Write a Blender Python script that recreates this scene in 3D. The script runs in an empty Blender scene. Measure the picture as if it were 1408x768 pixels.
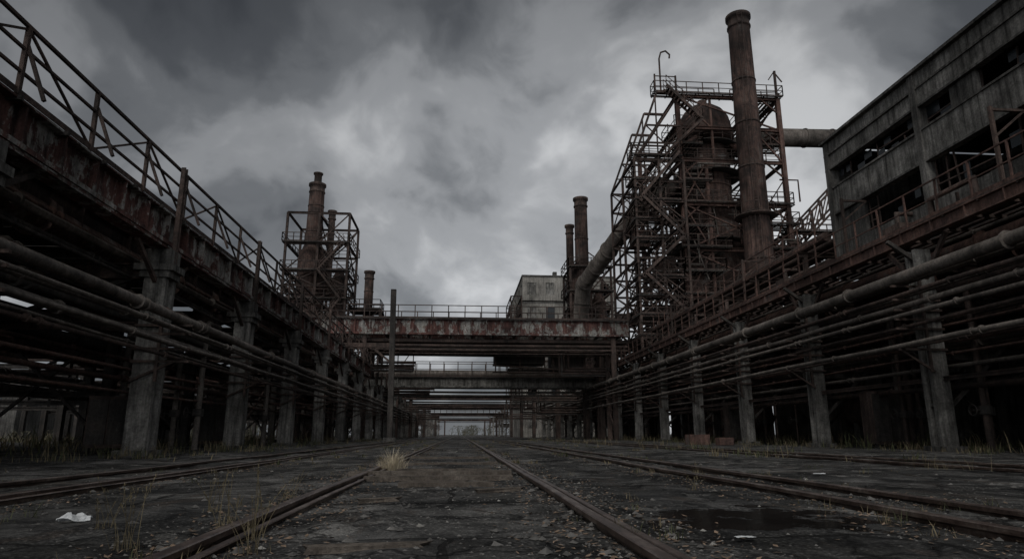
import bpy, math, random
from mathutils import Vector, noise
random.seed(7)
R=random.Random(11)
scene=bpy.context.scene
COL=scene.collection
# ---------------------------------------------------------------- mesh builder
class MB:
    def __init__(s): s.v=[]; s.f=[]; s.sm=[]
    def add(s,vs,fs,sm=False):
        o=len(s.v); s.v+= [tuple(v) for v in vs]
        for f in fs: s.f.append(tuple(i+o for i in f)); s.sm.append(sm)
    def box(s,x0,x1,y0,y1,z0,z1):
        vs=[(x0,y0,z0),(x1,y0,z0),(x1,y1,z0),(x0,y1,z0),(x0,y0,z1),(x1,y0,z1),(x1,y1,z1),(x0,y1,z1)]
        s.add(vs,[(0,3,2,1),(4,5,6,7),(0,1,5,4),(1,2,6,5),(2,3,7,6),(3,0,4,7)])
    def beam(s,p,q,w=.1,h=None,up=None):
        h=h or w; p=Vector(p); q=Vector(q); d=(q-p)
        if d.length<1e-5: return
        d.normalize(); u=Vector(up) if up else (Vector((0,0,1)) if abs(d.z)<.95 else Vector((0,1,0)))
        r=d.cross(u).normalized(); u=r.cross(d).normalized()
        r*=w/2; u*=h/2
        vs=[p-r-u,p+r-u,p+r+u,p-r+u,q-r-u,q+r-u,q+r+u,q-r+u]
        s.add(vs,[(0,1,2,3),(7,6,5,4),(0,4,5,1),(1,5,6,2),(2,6,7,3),(3,7,4,0)])
    def ibeam(s,p,q,w,h,t=.04,stiff=0):
        p=Vector(p); q=Vector(q); d=(q-p); L=d.length; d.normalize()
        u=Vector((0,0,1)) if abs(d.z)<.95 else Vector((0,1,0))
        r=d.cross(u).normalized(); u=r.cross(d).normalized()
        a=u*(h/2-t/2)
        s.beam(p+a,q+a,w,t,u); s.beam(p-a,q-a,w,t,u)
        s.beam(p,q,t,h-2*t,u)
        if stiff:
            n=int(L/stiff)
            for i in range(n+1):
                c=p+d*(i*L/max(n,1))
                s.beam(c-u*(h/2-t),c+u*(h/2-t),w*.92,t,d)
    def tube(s,pts,r,seg=8,cap=True):
        pts=[Vector(p) for p in pts]; n=len(pts); rings=[]
        rr=r if isinstance(r,(list,tuple)) else [r]*n
        prev=None
        for i,p in enumerate(pts):
            if i==0: d=pts[1]-pts[0]
            elif i==n-1: d=pts[-1]-pts[-2]
            else: d=(pts[i+1]-p).normalized()+(p-pts[i-1]).normalized()
            d.normalize()
            if prev is None:
                u=Vector((0,0,1)) if abs(d.z)<.9 else Vector((1,0,0))
            else: u=prev
            a=d.cross(u).normalized(); u=a.cross(d).normalized(); prev=u
            rings.append([p+(a*math.cos(2*math.pi*k/seg)+u*math.sin(2*math.pi*k/seg))*rr[i] for k in range(seg)])
        vs=[v for ring in rings for v in ring]
        fs=[]
        for i in range(n-1):
            for k in range(seg):
                k2=(k+1)%seg
                fs.append((i*seg+k,i*seg+k2,(i+1)*seg+k2,(i+1)*seg+k))
        s.add(vs,fs,True)
        if cap:
            s.add(rings[0],[tuple(range(seg))]); s.add(rings[-1],[tuple(reversed(range(seg)))])
    def lathe(s,cx,cy,prof,seg=24):
        vs=[];fs=[]
        for (r,z) in prof:
            for k in range(seg):
                a=2*math.pi*k/seg; vs.append((cx+r*math.cos(a),cy+r*math.sin(a),z))
        for i in range(len(prof)-1):
            for k in range(seg):
                k2=(k+1)%seg
                fs.append((i*seg+k,i*seg+k2,(i+1)*seg+k2,(i+1)*seg+k))
        s.add(vs,fs,True)
    def railing(s,p,q,h=1.1,sp=1.6,r=.045,mids=(.5,),skip=0.0,lean=0.0):
        p=Vector(p); q=Vector(q); L=(q-p).length; n=max(1,int(round(L/sp)))
        for i in range(n+1):
            c=p.lerp(q,i/n)
            if R.random()<skip: continue
            s.beam(c,c+Vector((R.uniform(-lean,lean),R.uniform(-lean,lean),h)),r*1.2)
        for i in range(n):
            a=p.lerp(q,i/n); b=p.lerp(q,(i+1)/n)
            if R.random()>=skip: s.beam(a+Vector((0,0,h)),b+Vector((0,0,h)),r)
            for m in mids:
                if R.random()>=skip*1.5: s.beam(a+Vector((0,0,h*m)),b+Vector((0,0,h*m)),r*.8)
            if R.random()>=skip: s.beam(a+Vector((0,0,.07)),b+Vector((0,0,.07)),.015,.12)
    def grate(s,x0,x1,y0,y1,z,t=.05,st=.42,fill=.6):
        if (x1-x0)>(y1-y0):
            k=y0
            while k<y1: s.box(x0,x1,k,min(y1,k+st*fill),z,z+t); k+=st
            k=x0
            while k<x1: s.box(k,k+.08,y0,y1,z-.09,z-.003); k+=1.4
        else:
            k=x0
            while k<x1: s.box(k,min(x1,k+st*fill),y0,y1,z,z+t); k+=st
            k=y0
            while k<y1: s.box(x0,x1,k,k+.08,z-.09,z-.003); k+=1.4
def mesh_obj(name,mb,mat,parent=None,loc=(0,0,0),**props):
    me=bpy.data.meshes.new(name); me.from_pydata(mb.v,[],mb.f)
    me.polygons.foreach_set("use_smooth",mb.sm); me.update()
    me.materials.append(mat)
    o=bpy.data.objects.new(name,me); COL.objects.link(o); o.location=loc
    if parent: o.parent=parent
    for k,v in props.items(): o[k]=v
    return o
def root(name,loc,label,category,group=None):
    o=bpy.data.objects.new(name,None); o.empty_display_size=.3; COL.objects.link(o); o.location=loc
    o["label"]=label; o["category"]=category
    if group: o["group"]=group
    return o
def copy_thing(r,delta):
    kids=[o for o in COL.objects if o.parent==r]
    n=r.copy(); COL.objects.link(n); n.location=r.location+Vector(delta)
    for k in kids:
        c=k.copy(); COL.objects.link(c); c.parent=n
    return n
# ---------------------------------------------------------------- materials
class NT:
    def __init__(s,nt): s.nt=nt
    def n(s,t,**kw):
        x=s.nt.nodes.new(t)
        for k,v in kw.items(): setattr(x,k,v)
        return x
    def l(s,a,b): s.nt.links.new(a,b)
    def pos(s,sc=(1,1,1)):
        g=s.n('ShaderNodeNewGeometry'); m=s.n('ShaderNodeMapping'); m.inputs['Scale'].default_value=sc
        s.l(g.outputs['Position'],m.inputs['Vector']); return m.outputs[0]
    def noise(s,vec,scale,detail=6,rough=.6,dist=0):
        x=s.n('ShaderNodeTexNoise'); x.inputs['Scale'].default_value=scale; x.inputs['Detail'].default_value=detail
        x.inputs['Roughness'].default_value=rough; x.inputs['Distortion'].default_value=dist
        s.l(vec,x.inputs['Vector']); return x.outputs['Fac']
    def ramp(s,fac,stops,interp='LINEAR'):
        x=s.n('ShaderNodeValToRGB'); cr=x.color_ramp; cr.interpolation=interp
        while len(cr.elements)<len(stops): cr.elements.new(.5)
        for e,(p,c) in zip(cr.elements,stops):
            e.position=p; e.color=(c[0],c[1],c[2],1) if isinstance(c,tuple) else (c,c,c,1)
        s.l(fac,x.inputs[0]); return x.outputs[0]
    def mix(s,a,b,f,mode='MIX'):
        x=s.n('ShaderNodeMix',data_type='RGBA',blend_type=mode)
        for sock,val in ((x.inputs[6],a),(x.inputs[7],b),(x.inputs[0],f)):
            if hasattr(val,'node'): s.l(val,sock)
            else: sock.default_value=(val if not isinstance(val,tuple) else (*val,1))
        return x.outputs[2]
    def math(s,op,a,b=None,c=None,clamp=False):
        x=s.n('ShaderNodeMath',operation=op,use_clamp=clamp)
        for i,v in enumerate((a,b,c)):
            if v is None: continue
            if hasattr(v,'node'): s.l(v,x.inputs[i])
            else: x.inputs[i].default_value=v
        return x.outputs[0]
def new_mat(name):
    m=bpy.data.materials.new(name); m.use_nodes=True; nt=m.node_tree
    b=nt.nodes['Principled BSDF']; return m,NT(nt),b
def grime(name,stops,scale=1.2,rough=.85,bump=.4,streak=.6,metal=0.0,paint=None,paint_amt=.5,fine=14,soot=.5):
    m,t,b=new_mat(name)
    p=t.pos(); c=t.ramp(t.noise(p,scale,8,.72,.4),stops)
    fn=t.noise(p,fine,5,.7)
    if paint:
        mask=t.ramp(t.noise(t.pos((1,1,.6)),scale*1.3,9,.75,.2),[(paint_amt,0.0),(paint_amt+.03,1.0)])
        pc=t.mix(paint,(paint[0]*.5,paint[1]*.45,paint[2]*.4),t.ramp(t.noise(p,3,5,.7),[(.35,0.),(.7,1.)]))
        c=t.mix(c,pc,mask)
    st=t.ramp(t.noise(t.pos((5,5,.35)),1.3,5,.65),[(.3,1-streak),(.62,1.0)])
    c=t.mix(c,st,1.0,'MULTIPLY')
    c=t.mix(c,t.ramp(fn,[(.25,.5),(.6,1.15)]),1.0,'MULTIPLY')
    if soot: c=t.mix(c,t.ramp(t.noise(t.pos((1,1,.7)),.16,5,.6),[(.4,1-soot),(.58,1.08)]),1.0,'MULTIPLY')
    t.l(c,b.inputs['Base Color'])
    b.inputs['Roughness'].default_value=rough; b.inputs['Metallic'].default_value=metal
    b.inputs['Specular IOR Level'].default_value=.22
    if bump:
        bp=t.n('ShaderNodeBump'); bp.inputs['Strength'].default_value=bump; bp.inputs['Distance'].default_value=.03
        t.l(fn,bp.inputs['Height']); t.l(bp.outputs[0],b.inputs['Normal'])
    return m
RUST=grime('rust_red',[(.3,(.04,.032,.029)),(.44,(.105,.066,.056)),(.56,(.165,.098,.078)),(.68,(.15,.132,.12))],.9)
RUSTD=grime('rust_dark',[(.3,(.027,.023,.021)),(.47,(.078,.059,.051)),(.6,(.13,.09,.075)),(.72,(.125,.111,.101))],1.2)
STACK=grime('stack_rust',[(.32,(.03,.025,.023)),(.44,(.075,.053,.046)),(.55,(.14,.087,.071)),(.66,(.14,.12,.108))],.6,soot=.7,streak=.75)
VESSEL=grime('vessel_rust',[(.32,(.055,.045,.041)),(.43,(.13,.09,.078)),(.53,(.2,.13,.107)),(.62,(.29,.27,.25))],.6,streak=.75)
PAINT=grime('peeling_paint',[(.3,(.035,.026,.023)),(.47,(.115,.058,.05)),(.6,(.17,.082,.067)),(.75,(.12,.095,.085))],.9,paint=(.42,.41,.385),paint_amt=.5,streak=.75)
STEEL=grime('dark_steel',[(.3,(.027,.025,.024)),(.55,(.075,.067,.06)),(.75,(.13,.102,.085))],1.4,.75)
PIPE=grime('weathered_pipe',[(.3,(.055,.048,.043)),(.47,(.14,.121,.105)),(.6,(.22,.192,.168)),(.75,(.14,.1,.082))],1.1,.75,.3,.45)
CONC=grime('stained_concrete',[(.3,(.07,.067,.061)),(.47,(.19,.182,.167)),(.62,(.34,.326,.3)),(.75,(.16,.142,.122))],.9,.9,.7,.8)
CONCD=grime('sooty_concrete',[(.3,(.045,.043,.04)),(.5,(.14,.134,.123)),(.7,(.26,.248,.228))],.6,.9,.6,.8)
BRICKL=grime('pale_render',[(.3,(.14,.132,.118)),(.5,(.28,.263,.235)),(.7,(.4,.378,.34))],.25,.9,.3,.6,fine=5,soot=.3)
TIMBER=grime('old_timber',[(.3,(.05,.044,.037)),(.5,(.12,.1,.082)),(.7,(.19,.165,.14))],5,.9,.6,.3,fine=40,soot=0)
m,t,b=new_mat('dirty_glass'); b.inputs['Base Color'].default_value=(.015,.018,.02,1); b.inputs['Roughness'].default_value=.25; GLASS=m
def plain(name,col,rough=.8,var=.5):
    m,t,b=new_mat(name)
    c=t.ramp(t.noise(t.pos(),6,4,.6),[(.3,tuple(x*(1-var) for x in col)),(.7,tuple(x*(1+var) for x in col))])
    t.l(c,b.inputs['Base Color']); b.inputs['Roughness'].default_value=rough; b.inputs['Specular IOR Level'].default_value=.2; return m
GRASSG=plain('weed_green',(.065,.07,.035)); GRASSD=plain('grass_dry',(.14,.115,.07)); STRAW=plain('straw',(.5,.43,.31),.8,.3)
PAPER=plain('dirty_paper',(.5,.51,.51),.7,.25); STONE=plain('gravel_stone',(.11,.105,.098),.9,.6); LEAF=plain('fallen_leaf',(.19,.135,.095),.8,.6)
TREE=plain('far_foliage',(.1,.095,.07),.9,.4); CHIP=plain('concrete_chip',(.24,.23,.21),.9,.5)
m,t,b=new_mat('rail_steel')
c=t.ramp(t.noise(t.pos((4,1,4)),3,6,.6),[(.3,(.04,.029,.025)),(.5,(.12,.085,.07)),(.7,(.26,.215,.185))])
c=t.mix(c,t.ramp(t.noise(t.pos(),25,5,.7),[(.3,.45),(.6,1.1)]),1.0,'MULTIPLY')
t.l(c,b.inputs['Base Color']); b.inputs['Roughness'].default_value=.42; b.inputs['Metallic'].default_value=.5; RAIL=m
# ground
m,t,b=new_mat('cracked_asphalt')
p=t.pos()
base=t.ramp(t.noise(p,.45,9,.7,.6),[(.33,(.048,.047,.045)),(.45,(.095,.093,.088)),(.56,(.155,.15,.142)),(.7,(.22,.213,.2))])
pat=t.ramp(t.noise(p,1.7,9,.75,.8),[(.4,.4),(.52,1.0),(.66,1.6)])
c=t.mix(base,pat,1.0,'MULTIPLY')
br=t.ramp(t.noise(t.pos((1,.3,1)),2.0,9,.75),[(.55,0.),(.62,.6)])
c=t.mix(c,(.12,.092,.072),br)
mo=t.ramp(t.noise(t.pos((1.2,.5,1)),.5,8,.75),[(.57,0.),(.66,.5)])
c=t.mix(c,(.06,.06,.042),mo)
pl_=t.ramp(t.noise(t.pos((1,.8,1)),1.3,9,.7,1.0),[(.57,0.),(.59,.8)])
c=t.mix(c,(.29,.28,.26),pl_)
dk=t.ramp(t.noise(t.pos((1,.6,1)),.8,7,.65,.7),[(.38,.28),(.48,1.)])
c=t.mix(c,dk,1.0,'MULTIPLY')
vor=t.n('ShaderNodeTexVoronoi'); vor.inputs['Scale'].default_value=38; t.l(p,vor.inputs['Vector'])
grav=t.ramp(vor.outputs['Distance'],[(.1,1.4),(.55,.3)])
gm=t.ramp(t.noise(p,.9,6,.7),[(.44,0.1),(.58,1.)])
c=t.mix(c,t.mix(c,grav,1.0,'MULTIPLY'),gm)
sp=t.noise(p,55,3,.8); c=t.mix(c,t.ramp(sp,[(.35,.45),(.6,1.05),(.7,2.0)]),1.0,'MULTIPLY')
wv=t.n('ShaderNodeVectorMath',operation='ADD'); nn=t.n('ShaderNodeTexNoise'); nn.inputs['Scale'].default_value=2.5; nn.inputs['Detail'].default_value=6
t.l(p,nn.inputs['Vector']); t.l(p,wv.inputs[0])
sc=t.n('ShaderNodeVectorMath',operation='SCALE'); t.l(nn.outputs['Color'],sc.inputs[0]); sc.inputs['Scale'].default_value=.7; t.l(sc.outputs[0],wv.inputs[1])
vc=t.n('ShaderNodeTexVoronoi',feature='DISTANCE_TO_EDGE'); vc.inputs['Scale'].default_value=.9; t.l(wv.outputs[0],vc.inputs['Vector'])
crack=t.ramp(vc.outputs['Distance'],[(.0,.12),(.03,1.)])
c=t.mix(c,crack,1.0,'MULTIPLY')
jv=t.n('ShaderNodeVectorMath',operation='ADD'); js=t.n('ShaderNodeVectorMath',operation='SCALE'); t.l(nn.outputs['Color'],js.inputs[0]); js.inputs['Scale'].default_value=.12
t.l(p,jv.inputs[0]); t.l(js.outputs[0],jv.inputs[1])
bk=t.n('ShaderNodeTexBrick'); t.l(jv.outputs[0],bk.inputs['Vector']); bk.inputs['Scale'].default_value=1.0; bk.inputs['Mortar Size'].default_value=.024; bk.inputs['Mortar Smooth'].default_value=.3
bk.inputs['Brick Width'].default_value=2.35; bk.inputs['Row Height'].default_value=1.75; bk.inputs['Color1'].default_value=(.62,.62,.62,1); bk.inputs['Color2'].default_value=(1.3,1.3,1.3,1); bk.inputs['Mortar'].default_value=(.15,.14,.13,1)
c=t.mix(c,bk.outputs['Color'],.9,'MULTIPLY')
sx=t.n('ShaderNodeSeparateXYZ'); t.l(p,sx.inputs[0])
dx=t.math('DIVIDE',t.math('SUBTRACT',sx.outputs[0],1.85),.85); dy=t.math('DIVIDE',t.math('SUBTRACT',sx.outputs[1],4.15),.65)
dd=t.math('ADD',t.math('MULTIPLY',dx,dx),t.math('MULTIPLY',dy,dy))
dd=t.math('ADD',dd,t.math('MULTIPLY',t.math('SUBTRACT',t.noise(p,3,6,.65),.5),4.5))
damp=t.ramp(dd,[(.6,1.),(.8,0.)])
c=t.mix(c,(.007,.007,.007),t.math('MULTIPLY',damp,.95))
t.l(c,b.inputs['Base Color'])
wet=t.ramp(t.noise(t.pos((1,.5,1)),.6,6,.6),[(.36,.55),(.52,1.)])
rg=t.mix(wet,(.04,.04,.04),damp)
t.l(rg,b.inputs['Roughness']); t.l(t.math('ADD',t.math('MULTIPLY',damp,.35),.2),b.inputs['Specular IOR Level'])
h=t.math('ADD',t.math('MULTIPLY',vor.outputs['Distance'],t.math('MULTIPLY',gm,-.8)),t.math('ADD',t.math('MULTIPLY',sp,.8),t.math('ADD',t.math('MULTIPLY',crack,.9),t.math('MULTIPLY',t.noise(p,6,8,.7),1.6))))
h=t.math('SUBTRACT',h,t.math('MULTIPLY',bk.outputs['Fac'],1.0))
h=t.math('MULTIPLY',h,t.math('SUBTRACT',1.0,t.math('MULTIPLY',damp,.98)))
bp=t.n('ShaderNodeBump'); bp.inputs['Strength'].default_value=.9; bp.inputs['Distance'].default_value=.03
t.l(h,bp.inputs['Height']); t.l(bp.outputs[0],b.inputs['Normal']); GROUND=m

# ---------------------------------------------------------------- ground
def axis(lim,near,step):
    xs=[0.0]; d=step
    while xs[-1]<lim:
        if xs[-1]>near: d*=1.22
        xs.append(xs[-1]+d)
    return [-x for x in reversed(xs[1:])]+xs
gx=axis(900,8,.13); gy=[y+8 for y in axis(900,10,.13)]
def gz(x,y):
    d=math.hypot(x,y-6)
    k=1.0 if d<40 else 0.0
    e=min(1.0,((x-1.85)**2/.6+(y-4.15)**2/.35))
    return k*e*(.026*noise.noise((x*.8,y*.5,0))+.018*noise.noise((x*2.7,y*2.7,3)))-.005
mb=MB(); vs=[(x,y,gz(x,y)) for y in gy for x in gx]; W=len(gx)
mb.add(vs,[(j*W+i,j*W+i+1,(j+1)*W+i+1,(j+1)*W+i) for j in range(len(gy)-1) for i in range(W-1)],True)
mesh_obj('ground',mb,GROUND,kind='structure')

# ---------------------------------------------------------------- tracks
def rail_mesh(x,y0,y1,hgt=.15,z=-.095,w=.85):
    mb=MB(); prof=[(-.075,0),(.075,0),(.075,.018),(.014,.035),(.014,.105),(.042,.118),(.042,hgt-.006),(.034,hgt),(-.034,hgt),(-.042,hgt-.006),(-.042,.118),(-.014,.105),(-.014,.035),(-.075,.018)]
    ys=[];y=y0
    while y<y1: ys.append(y); y+=.75 if y<40 else 12
    ys.append(y1); vs=[]; k=len(prof)
    for y in ys:
        dx=.02*noise.noise((x,y*.25,0)); dz=.014*noise.noise((x+7,y*.3,2))
        vs+=[(x+px*w+dx,y,z+pz+dz) for px,pz in prof]
    fs=[(i*k+j,i*k+(j+1)%k,(i+1)*k+(j+1)%k,(i+1)*k+j) for i in range(len(ys)-1) for j in range(k)]
    mb.add(vs,fs); return mb
def track(xs,label,guards=()):
    r=root('railway_track',(xs[0],1,0),label,'railway track','tracks running between the pipe racks')
    for x in xs:
        mesh_obj('rail',rail_mesh(x-xs[0],-5,279,w=.75),RAIL,r)
    for x in guards: mesh_obj('guard_rail',rail_mesh(x-xs[0],-5,79,.125,w=.55),RAIL,r)
    return r
t1=track((-1.15,.78),'rusty rail pair set in broken dark asphalt with loose sleepers',guards=(.89,-1.05))
t2=track((-4.35,-3.46),'rusty rails sunk in asphalt beside the concrete columns',guards=(-3.36,))
t3=track((2.75,3.42),'worn rusty rails crossing cracked asphalt near a puddle',guards=(2.85,))
t4=track((7.4,8.5),'rusty rails overgrown with weeds along the pipe rack')
for (y,x0,x1,zz) in ((6.9,.55,1.5,.0),(7.7,.1,1.75,.012),(8.55,-.2,1.8,.022),(9.6,.3,1.6,-.002),(11.6,.1,1.8,.0),(14.5,.1,1.8,.0)):
    mb=MB(); n=8; yw=R.uniform(-.06,.06)
    for s_ in range(n):
        a=x0+(x1-x0)*s_/n; b_=x0+(x1-x0)*(s_+1)/n
        mb.beam((a,y-1+yw*s_/n,zz),(b_+.004,y-1+yw*(s_+1)/n,zz+R.uniform(-.004,.004)),.16+R.uniform(-.02,.02),.07+.001*s_)
    mesh_obj('sleeper',mb,TIMBER,t1)
# ---------------------------------------------------------------- left rack frames
LY=[3.5+7.05*i for i in range(18)]
def hcol(mb,x,y,w,d,z0,z1,t=.16):
    mb.box(x-w/2,x+w/2,y-d/2,y-d/2+t,z0,z1); mb.box(x-w/2,x+w/2,y+d/2-t,y+d/2,z0,z1); mb.box(x-w*.22,x+w*.22,y-d/2+t,y+d/2-t,z0,z1)
    n=int((z1-z0)/1.5)
    for i in range(1,n+1):
        z=z0+i*(z1-z0)/(n+1); mb.box(x-w*.42,x+w*.42,y-d/2+t,y+d/2-t,z-.05,z+.05)
def left_frame():
    r=root('pipe_rack',(-8,LY[0],0),'sooty concrete and steel frame carrying pipes beside the tracks','pipe rack','frames of the pipe racks')
    m=MB(); hcol(m,0,0,.56,.6,.12,4.5,.17); mesh_obj('column',m,CONC,r)
    m=MB(); m.box(-.45,.42,-.42,.42,-.05,.12); mesh_obj('footing',m,CONCD,r)
    m=MB(); m.box(-.55,.45,-.38,.38,4.68,4.85); m.box(-.4,.36,-.34,.34,4.5,4.68); m.box(-.33,.33,-.3,.3,4.85,5.27); mesh_obj('capital',m,CONCD,r)
    for x,w in ((-4.5,.36),(-9,.34),(-14,.34),(-19,.3)):
        m=MB(); m.ibeam((x,0,0),(x,0,7.1 if x>-15 else 5.2),w,w,.05); m.box(x-.3,x+.3,-.3,.3,0,.15); mesh_obj('column',m,STEEL,r)
    m=MB(); m.ibeam((-.4,0,4.7),(-19,0,4.7),.22,.42); mesh_obj('beam',m,RUSTD,r)
    m=MB(); m.ibeam((-.3,.42,3.3),(-14,.42,3.3),.16,.24); mesh_obj('beam',m,RUSTD,r)
    m=MB(); m.ibeam((-4.5,.3,1.9),(-19,.3,1.9),.14,.2); mesh_obj('beam',m,STEEL,r)
    m=MB(); m.ibeam((-2.2,0,6.95),(-14,0,6.95),.2,.3); mesh_obj('beam',m,STEEL,r)
    m=MB()
    for z in (2.3,2.62,3.0,3.22): m.beam((-.32,-.34,z),(1.1,-.34,z),.06,.06)
    m.beam((-.3,-.34,1.8),(.7,-.34,2.28),.06); m.beam((.32,-.34,1.8),(.32,-.34,3.3),.07); mesh_obj('pipe_bracket',m,RUSTD,r)
    m=MB(); m.beam((-4.5,0,.3),(-9,0,4.5),.1); m.beam((-9,.1,.3),(-4.5,.1,4.5),.1); m.beam((-9,0,4.6),(-14,0,2.0),.1); mesh_obj('brace',m,STEEL,r)
    m=MB(); m.beam((-4.4,0,3.2),(-.5,0,4.6),.12); mesh_obj('brace',m,STEEL,r)
    return r
lf=left_frame()
for y in LY[1:]: copy_thing(lf,(0,y-LY[0],0))
for y in (136,148,160,174,190,208,230): copy_thing(lf,(.8,y-LY[0],0))
r=root('yard_frame',(-27,18,0),'slender dark steel frame standing in the weedy yard','steel frame','steel frames in the yard beyond the rack')
for x in (0,-6,-13): m=MB(); m.ibeam((x,0,0),(x,0,5.6),.3,.3,.05); m.box(x-.3,x+.3,-.3,.3,-.05,.15); mesh_obj('column',m,STEEL,r)
m=MB(); m.ibeam((.3,0,5.0),(-13.3,0,5.0),.2,.35); mesh_obj('beam',m,STEEL,r)
m=MB(); m.ibeam((.3,0,3.4),(-13.3,0,3.4),.16,.22); mesh_obj('beam',m,STEEL,r)
for k in range(1,14): copy_thing(r,(R.uniform(-1,1),k*7.3,0))
# left walkway
w=root('elevated_walkway',(-8,28,5.3),'long rusty plate girder walkway with railings above concrete columns','walkway')
def rel(mb,r):
    l=r.location; mb.v=[(a-l.x,b_-l.y,c_-l.z) for a,b_,c_ in mb.v]; return mb
def part(name,mb,mat,r,**k): return mesh_obj(name,rel(mb,r),mat,r,**k)
m=MB(); m.ibeam((-8,-3,5.77),(-8,58,5.77),.42,.97,.045,stiff=1.175)
m.beam((-7.77,-3,5.42),(-7.77,58,5.42),.05,.1)
part('girder',m,PAINT,w)
m=MB(); m.ibeam((-9.7,-3,5.85),(-9.7,58,5.85),.3,.7,.045,stiff=2.35); part('girder',m,RUSTD,w)
m=MB(); m.grate(-9.8,-7.72,-3,58,6.26)
part('deck',m,STEEL,w)
m=MB(); m.railing((-7.85,-3,6.3),(-7.85,58,6.3),1.33,2.35,.065,(.33,.66),.01,.02)
for i in range(26):
    y=-3+i*2.35
    m.beam((-7.85,y,7.3),(-7.4,y,6.2),.06)
    if i<25: m.beam((-7.87,y,6.35 if i%2 else 7.6),(-7.87,y+2.35,7.6 if i%2 else 6.35),.045)
part('railing',m,RUSTD,w)
m=MB(); m.railing((-9.7,-3,6.3),(-9.7,58,6.3),1.25,2.35,.055,(.5,),.0)
for i in range(25):
    y=-3+i*2.35; m.beam((-9.7,y,6.35),(-9.7,y+2.35,7.5),.045)
part('railing',m,RUSTD,w)
for y in LY[2:8]:
    m=MB(); m.ibeam((-7.72,y,4.85),(-7.72,y,7.66),.12,.16,.03); part('post',m,RUSTD,w)
r=root('rack_shade_roof',(-16,60,7.2),'dark corrugated steel roof added over the pipe rack to darken it','roof')  # roof added to block the sky and keep the rack interior dark
m=MB(); 
y=-4
while y<122:
    if R.random()>.08 or y<14: m.box(-22.2,-10.2,y,y+2.28,7.14+R.uniform(0,.03),7.2)
    y+=2.35
part('roof_sheet',m,STEEL,r)
for x in (-12.5,-17,-22): m=MB(); m.ibeam((x,-4,5.05),(x,124,5.05),.25,.4); part('purlin',m,RUSTD,r)
# ---------------------------------------------------------------- pipes
def pipe(x,z,rad,y0,y1,mat,label,seg=10,sag=.02,group='pipes running along the racks',sp=3.5):
    r=root('pipe',(x,y0,z),label,'pipe',group)
    m=MB(); pts=[]; y=y0; 
    while y<y1: pts.append((x+R.uniform(-sag,sag),y,z+R.uniform(-sag*1.8,sag))); y+=sp
    pts.append((x,y1,z)); m.tube(pts,rad,seg)
    y=y0+R.uniform(1,5)
    while y<min(y1,80):
        m.tube([(x,y-.03,z),(x,y+.03,z)],rad*1.35+.015,seg)
        if R.random()<.4: m.tube([(x,y+.3,z),(x,y+.36,z)],rad*1.25+.015,seg)
        y+=R.choice((3.5,5.2,7.05))
    part('pipe_run',m,mat,r)
    return r
for x,z,rd,mt in ((-7.2,3.38,.115,PIPE),(-7.35,3.13,.07,PIPE),(-7.0,3.05,.045,PIPE),(-7.3,2.74,.09,PIPE),(-7.0,2.66,.05,PIPE),(-7.15,2.37,.045,RUSTD),(-7.4,3.55,.035,RUST)):
    pipe(x,z,rd,-4,118,mt,'grey-brown weathered pipe on brackets in front of concrete columns')
pipe(-9.9,5.45,.38,-4,122,VESSEL,'large mottled rusty pipe under the walkway deck')
for x,z,rd in ((-10.9,6.3,.3),(-9.4,4.25,.16),(-9.0,3.55,.1),(-10.1,4.15,.09),(-10.9,4.25,.2),(-11.7,3.6,.12),(-13.1,3.6,.22),(-13.8,5.5,.32),(-15.2,5.4,.22),(-15.9,3.6,.26),(-18.3,4.3,.3),(-20,5.1,.2),(-13.6,2.15,.14),(-16.2,2.1,.18),(-18.7,2.2,.12),(-9.9,2.1,.07),(-12,6.5,.15),(-14.6,2.8,.08),(-11,2.9,.06),(-19.5,3.1,.15),(-8.75,5.0,.09),(-9.1,4.75,.07),(-8.9,3.9,.06),(-9.6,3.2,.05),(-8.8,2.9,.04),(-8.9,2.2,.05),(-9.1,5.25,.1),(-8.7,4.5,.04),(-8.7,3.2,.045),(-8.9,1.6,.04)):
    pipe(x,z,rd,-4,122,R.choice((STEEL,RUST,PIPE,PIPE)),'soot-dark pipe under the rack roof')
# ---------------------------------------------------------------- right rack frames
RY=[19.8+7.1*i for i in range(-2,15)]
def right_frame():
    r=root('pipe_rack',(15,RY[0],0),'tall concrete and steel frame stacked with pipes beside the tracks','pipe rack','frames of the pipe racks')
    m=MB(); hcol(m,0,0,.54,.52,.15,6.4,.15); mesh_obj('column',m,CONC,r)
    m=MB(); m.box(-.42,.42,-.4,.4,-.05,.15); mesh_obj('footing',m,CONCD,r)
    for x in (4,8,13):
        m=MB(); m.ibeam((x,0,0),(x,0,7.0),.4,.4,.05); m.box(x-.3,x+.3,-.3,.3,0,.2); mesh_obj('column',m,STEEL,r)
    for z,x1,mt in ((5.95,13,RUSTD),(4.75,8,STEEL),(3.0,8,STEEL)):
        m=MB(); m.ibeam((-.3,.4,z),(x1,.4,z),.18,.3); mesh_obj('beam',m,mt,r)
    m=MB()
    for z in (5.12,4.68,4.35,4.05,3.75,3.1): m.beam((.3,-.31,z),(-1.3,-.31,z),.07,.07)
    m.beam((-.31,-.31,2.4),(-.31,-.31,5.6),.08); m.beam((-.2,-.31,2.4),(-1.2,-.31,3.05),.06); mesh_obj('pipe_bracket',m,RUSTD,r)
    m=MB(); m.beam((0,0,6.0),(-1.0,0,6.7),.12); mesh_obj('brace',m,STEEL,r)
    m=MB(); m.beam((0,0,1.0),(4,0,4.6),.1); m.beam((4,0,4.6),(8,0,.6),.1); m.beam((4,0,.5),(8,0,4.6),.1); mesh_obj('brace',m,STEEL,r)
    return r
rf=right_frame()
for y in RY[1:]: copy_thing(rf,(0,y-RY[0],0))
for y in (166,178,192,210,232): copy_thing(rf,(-4.5,y-RY[0],0))
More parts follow.
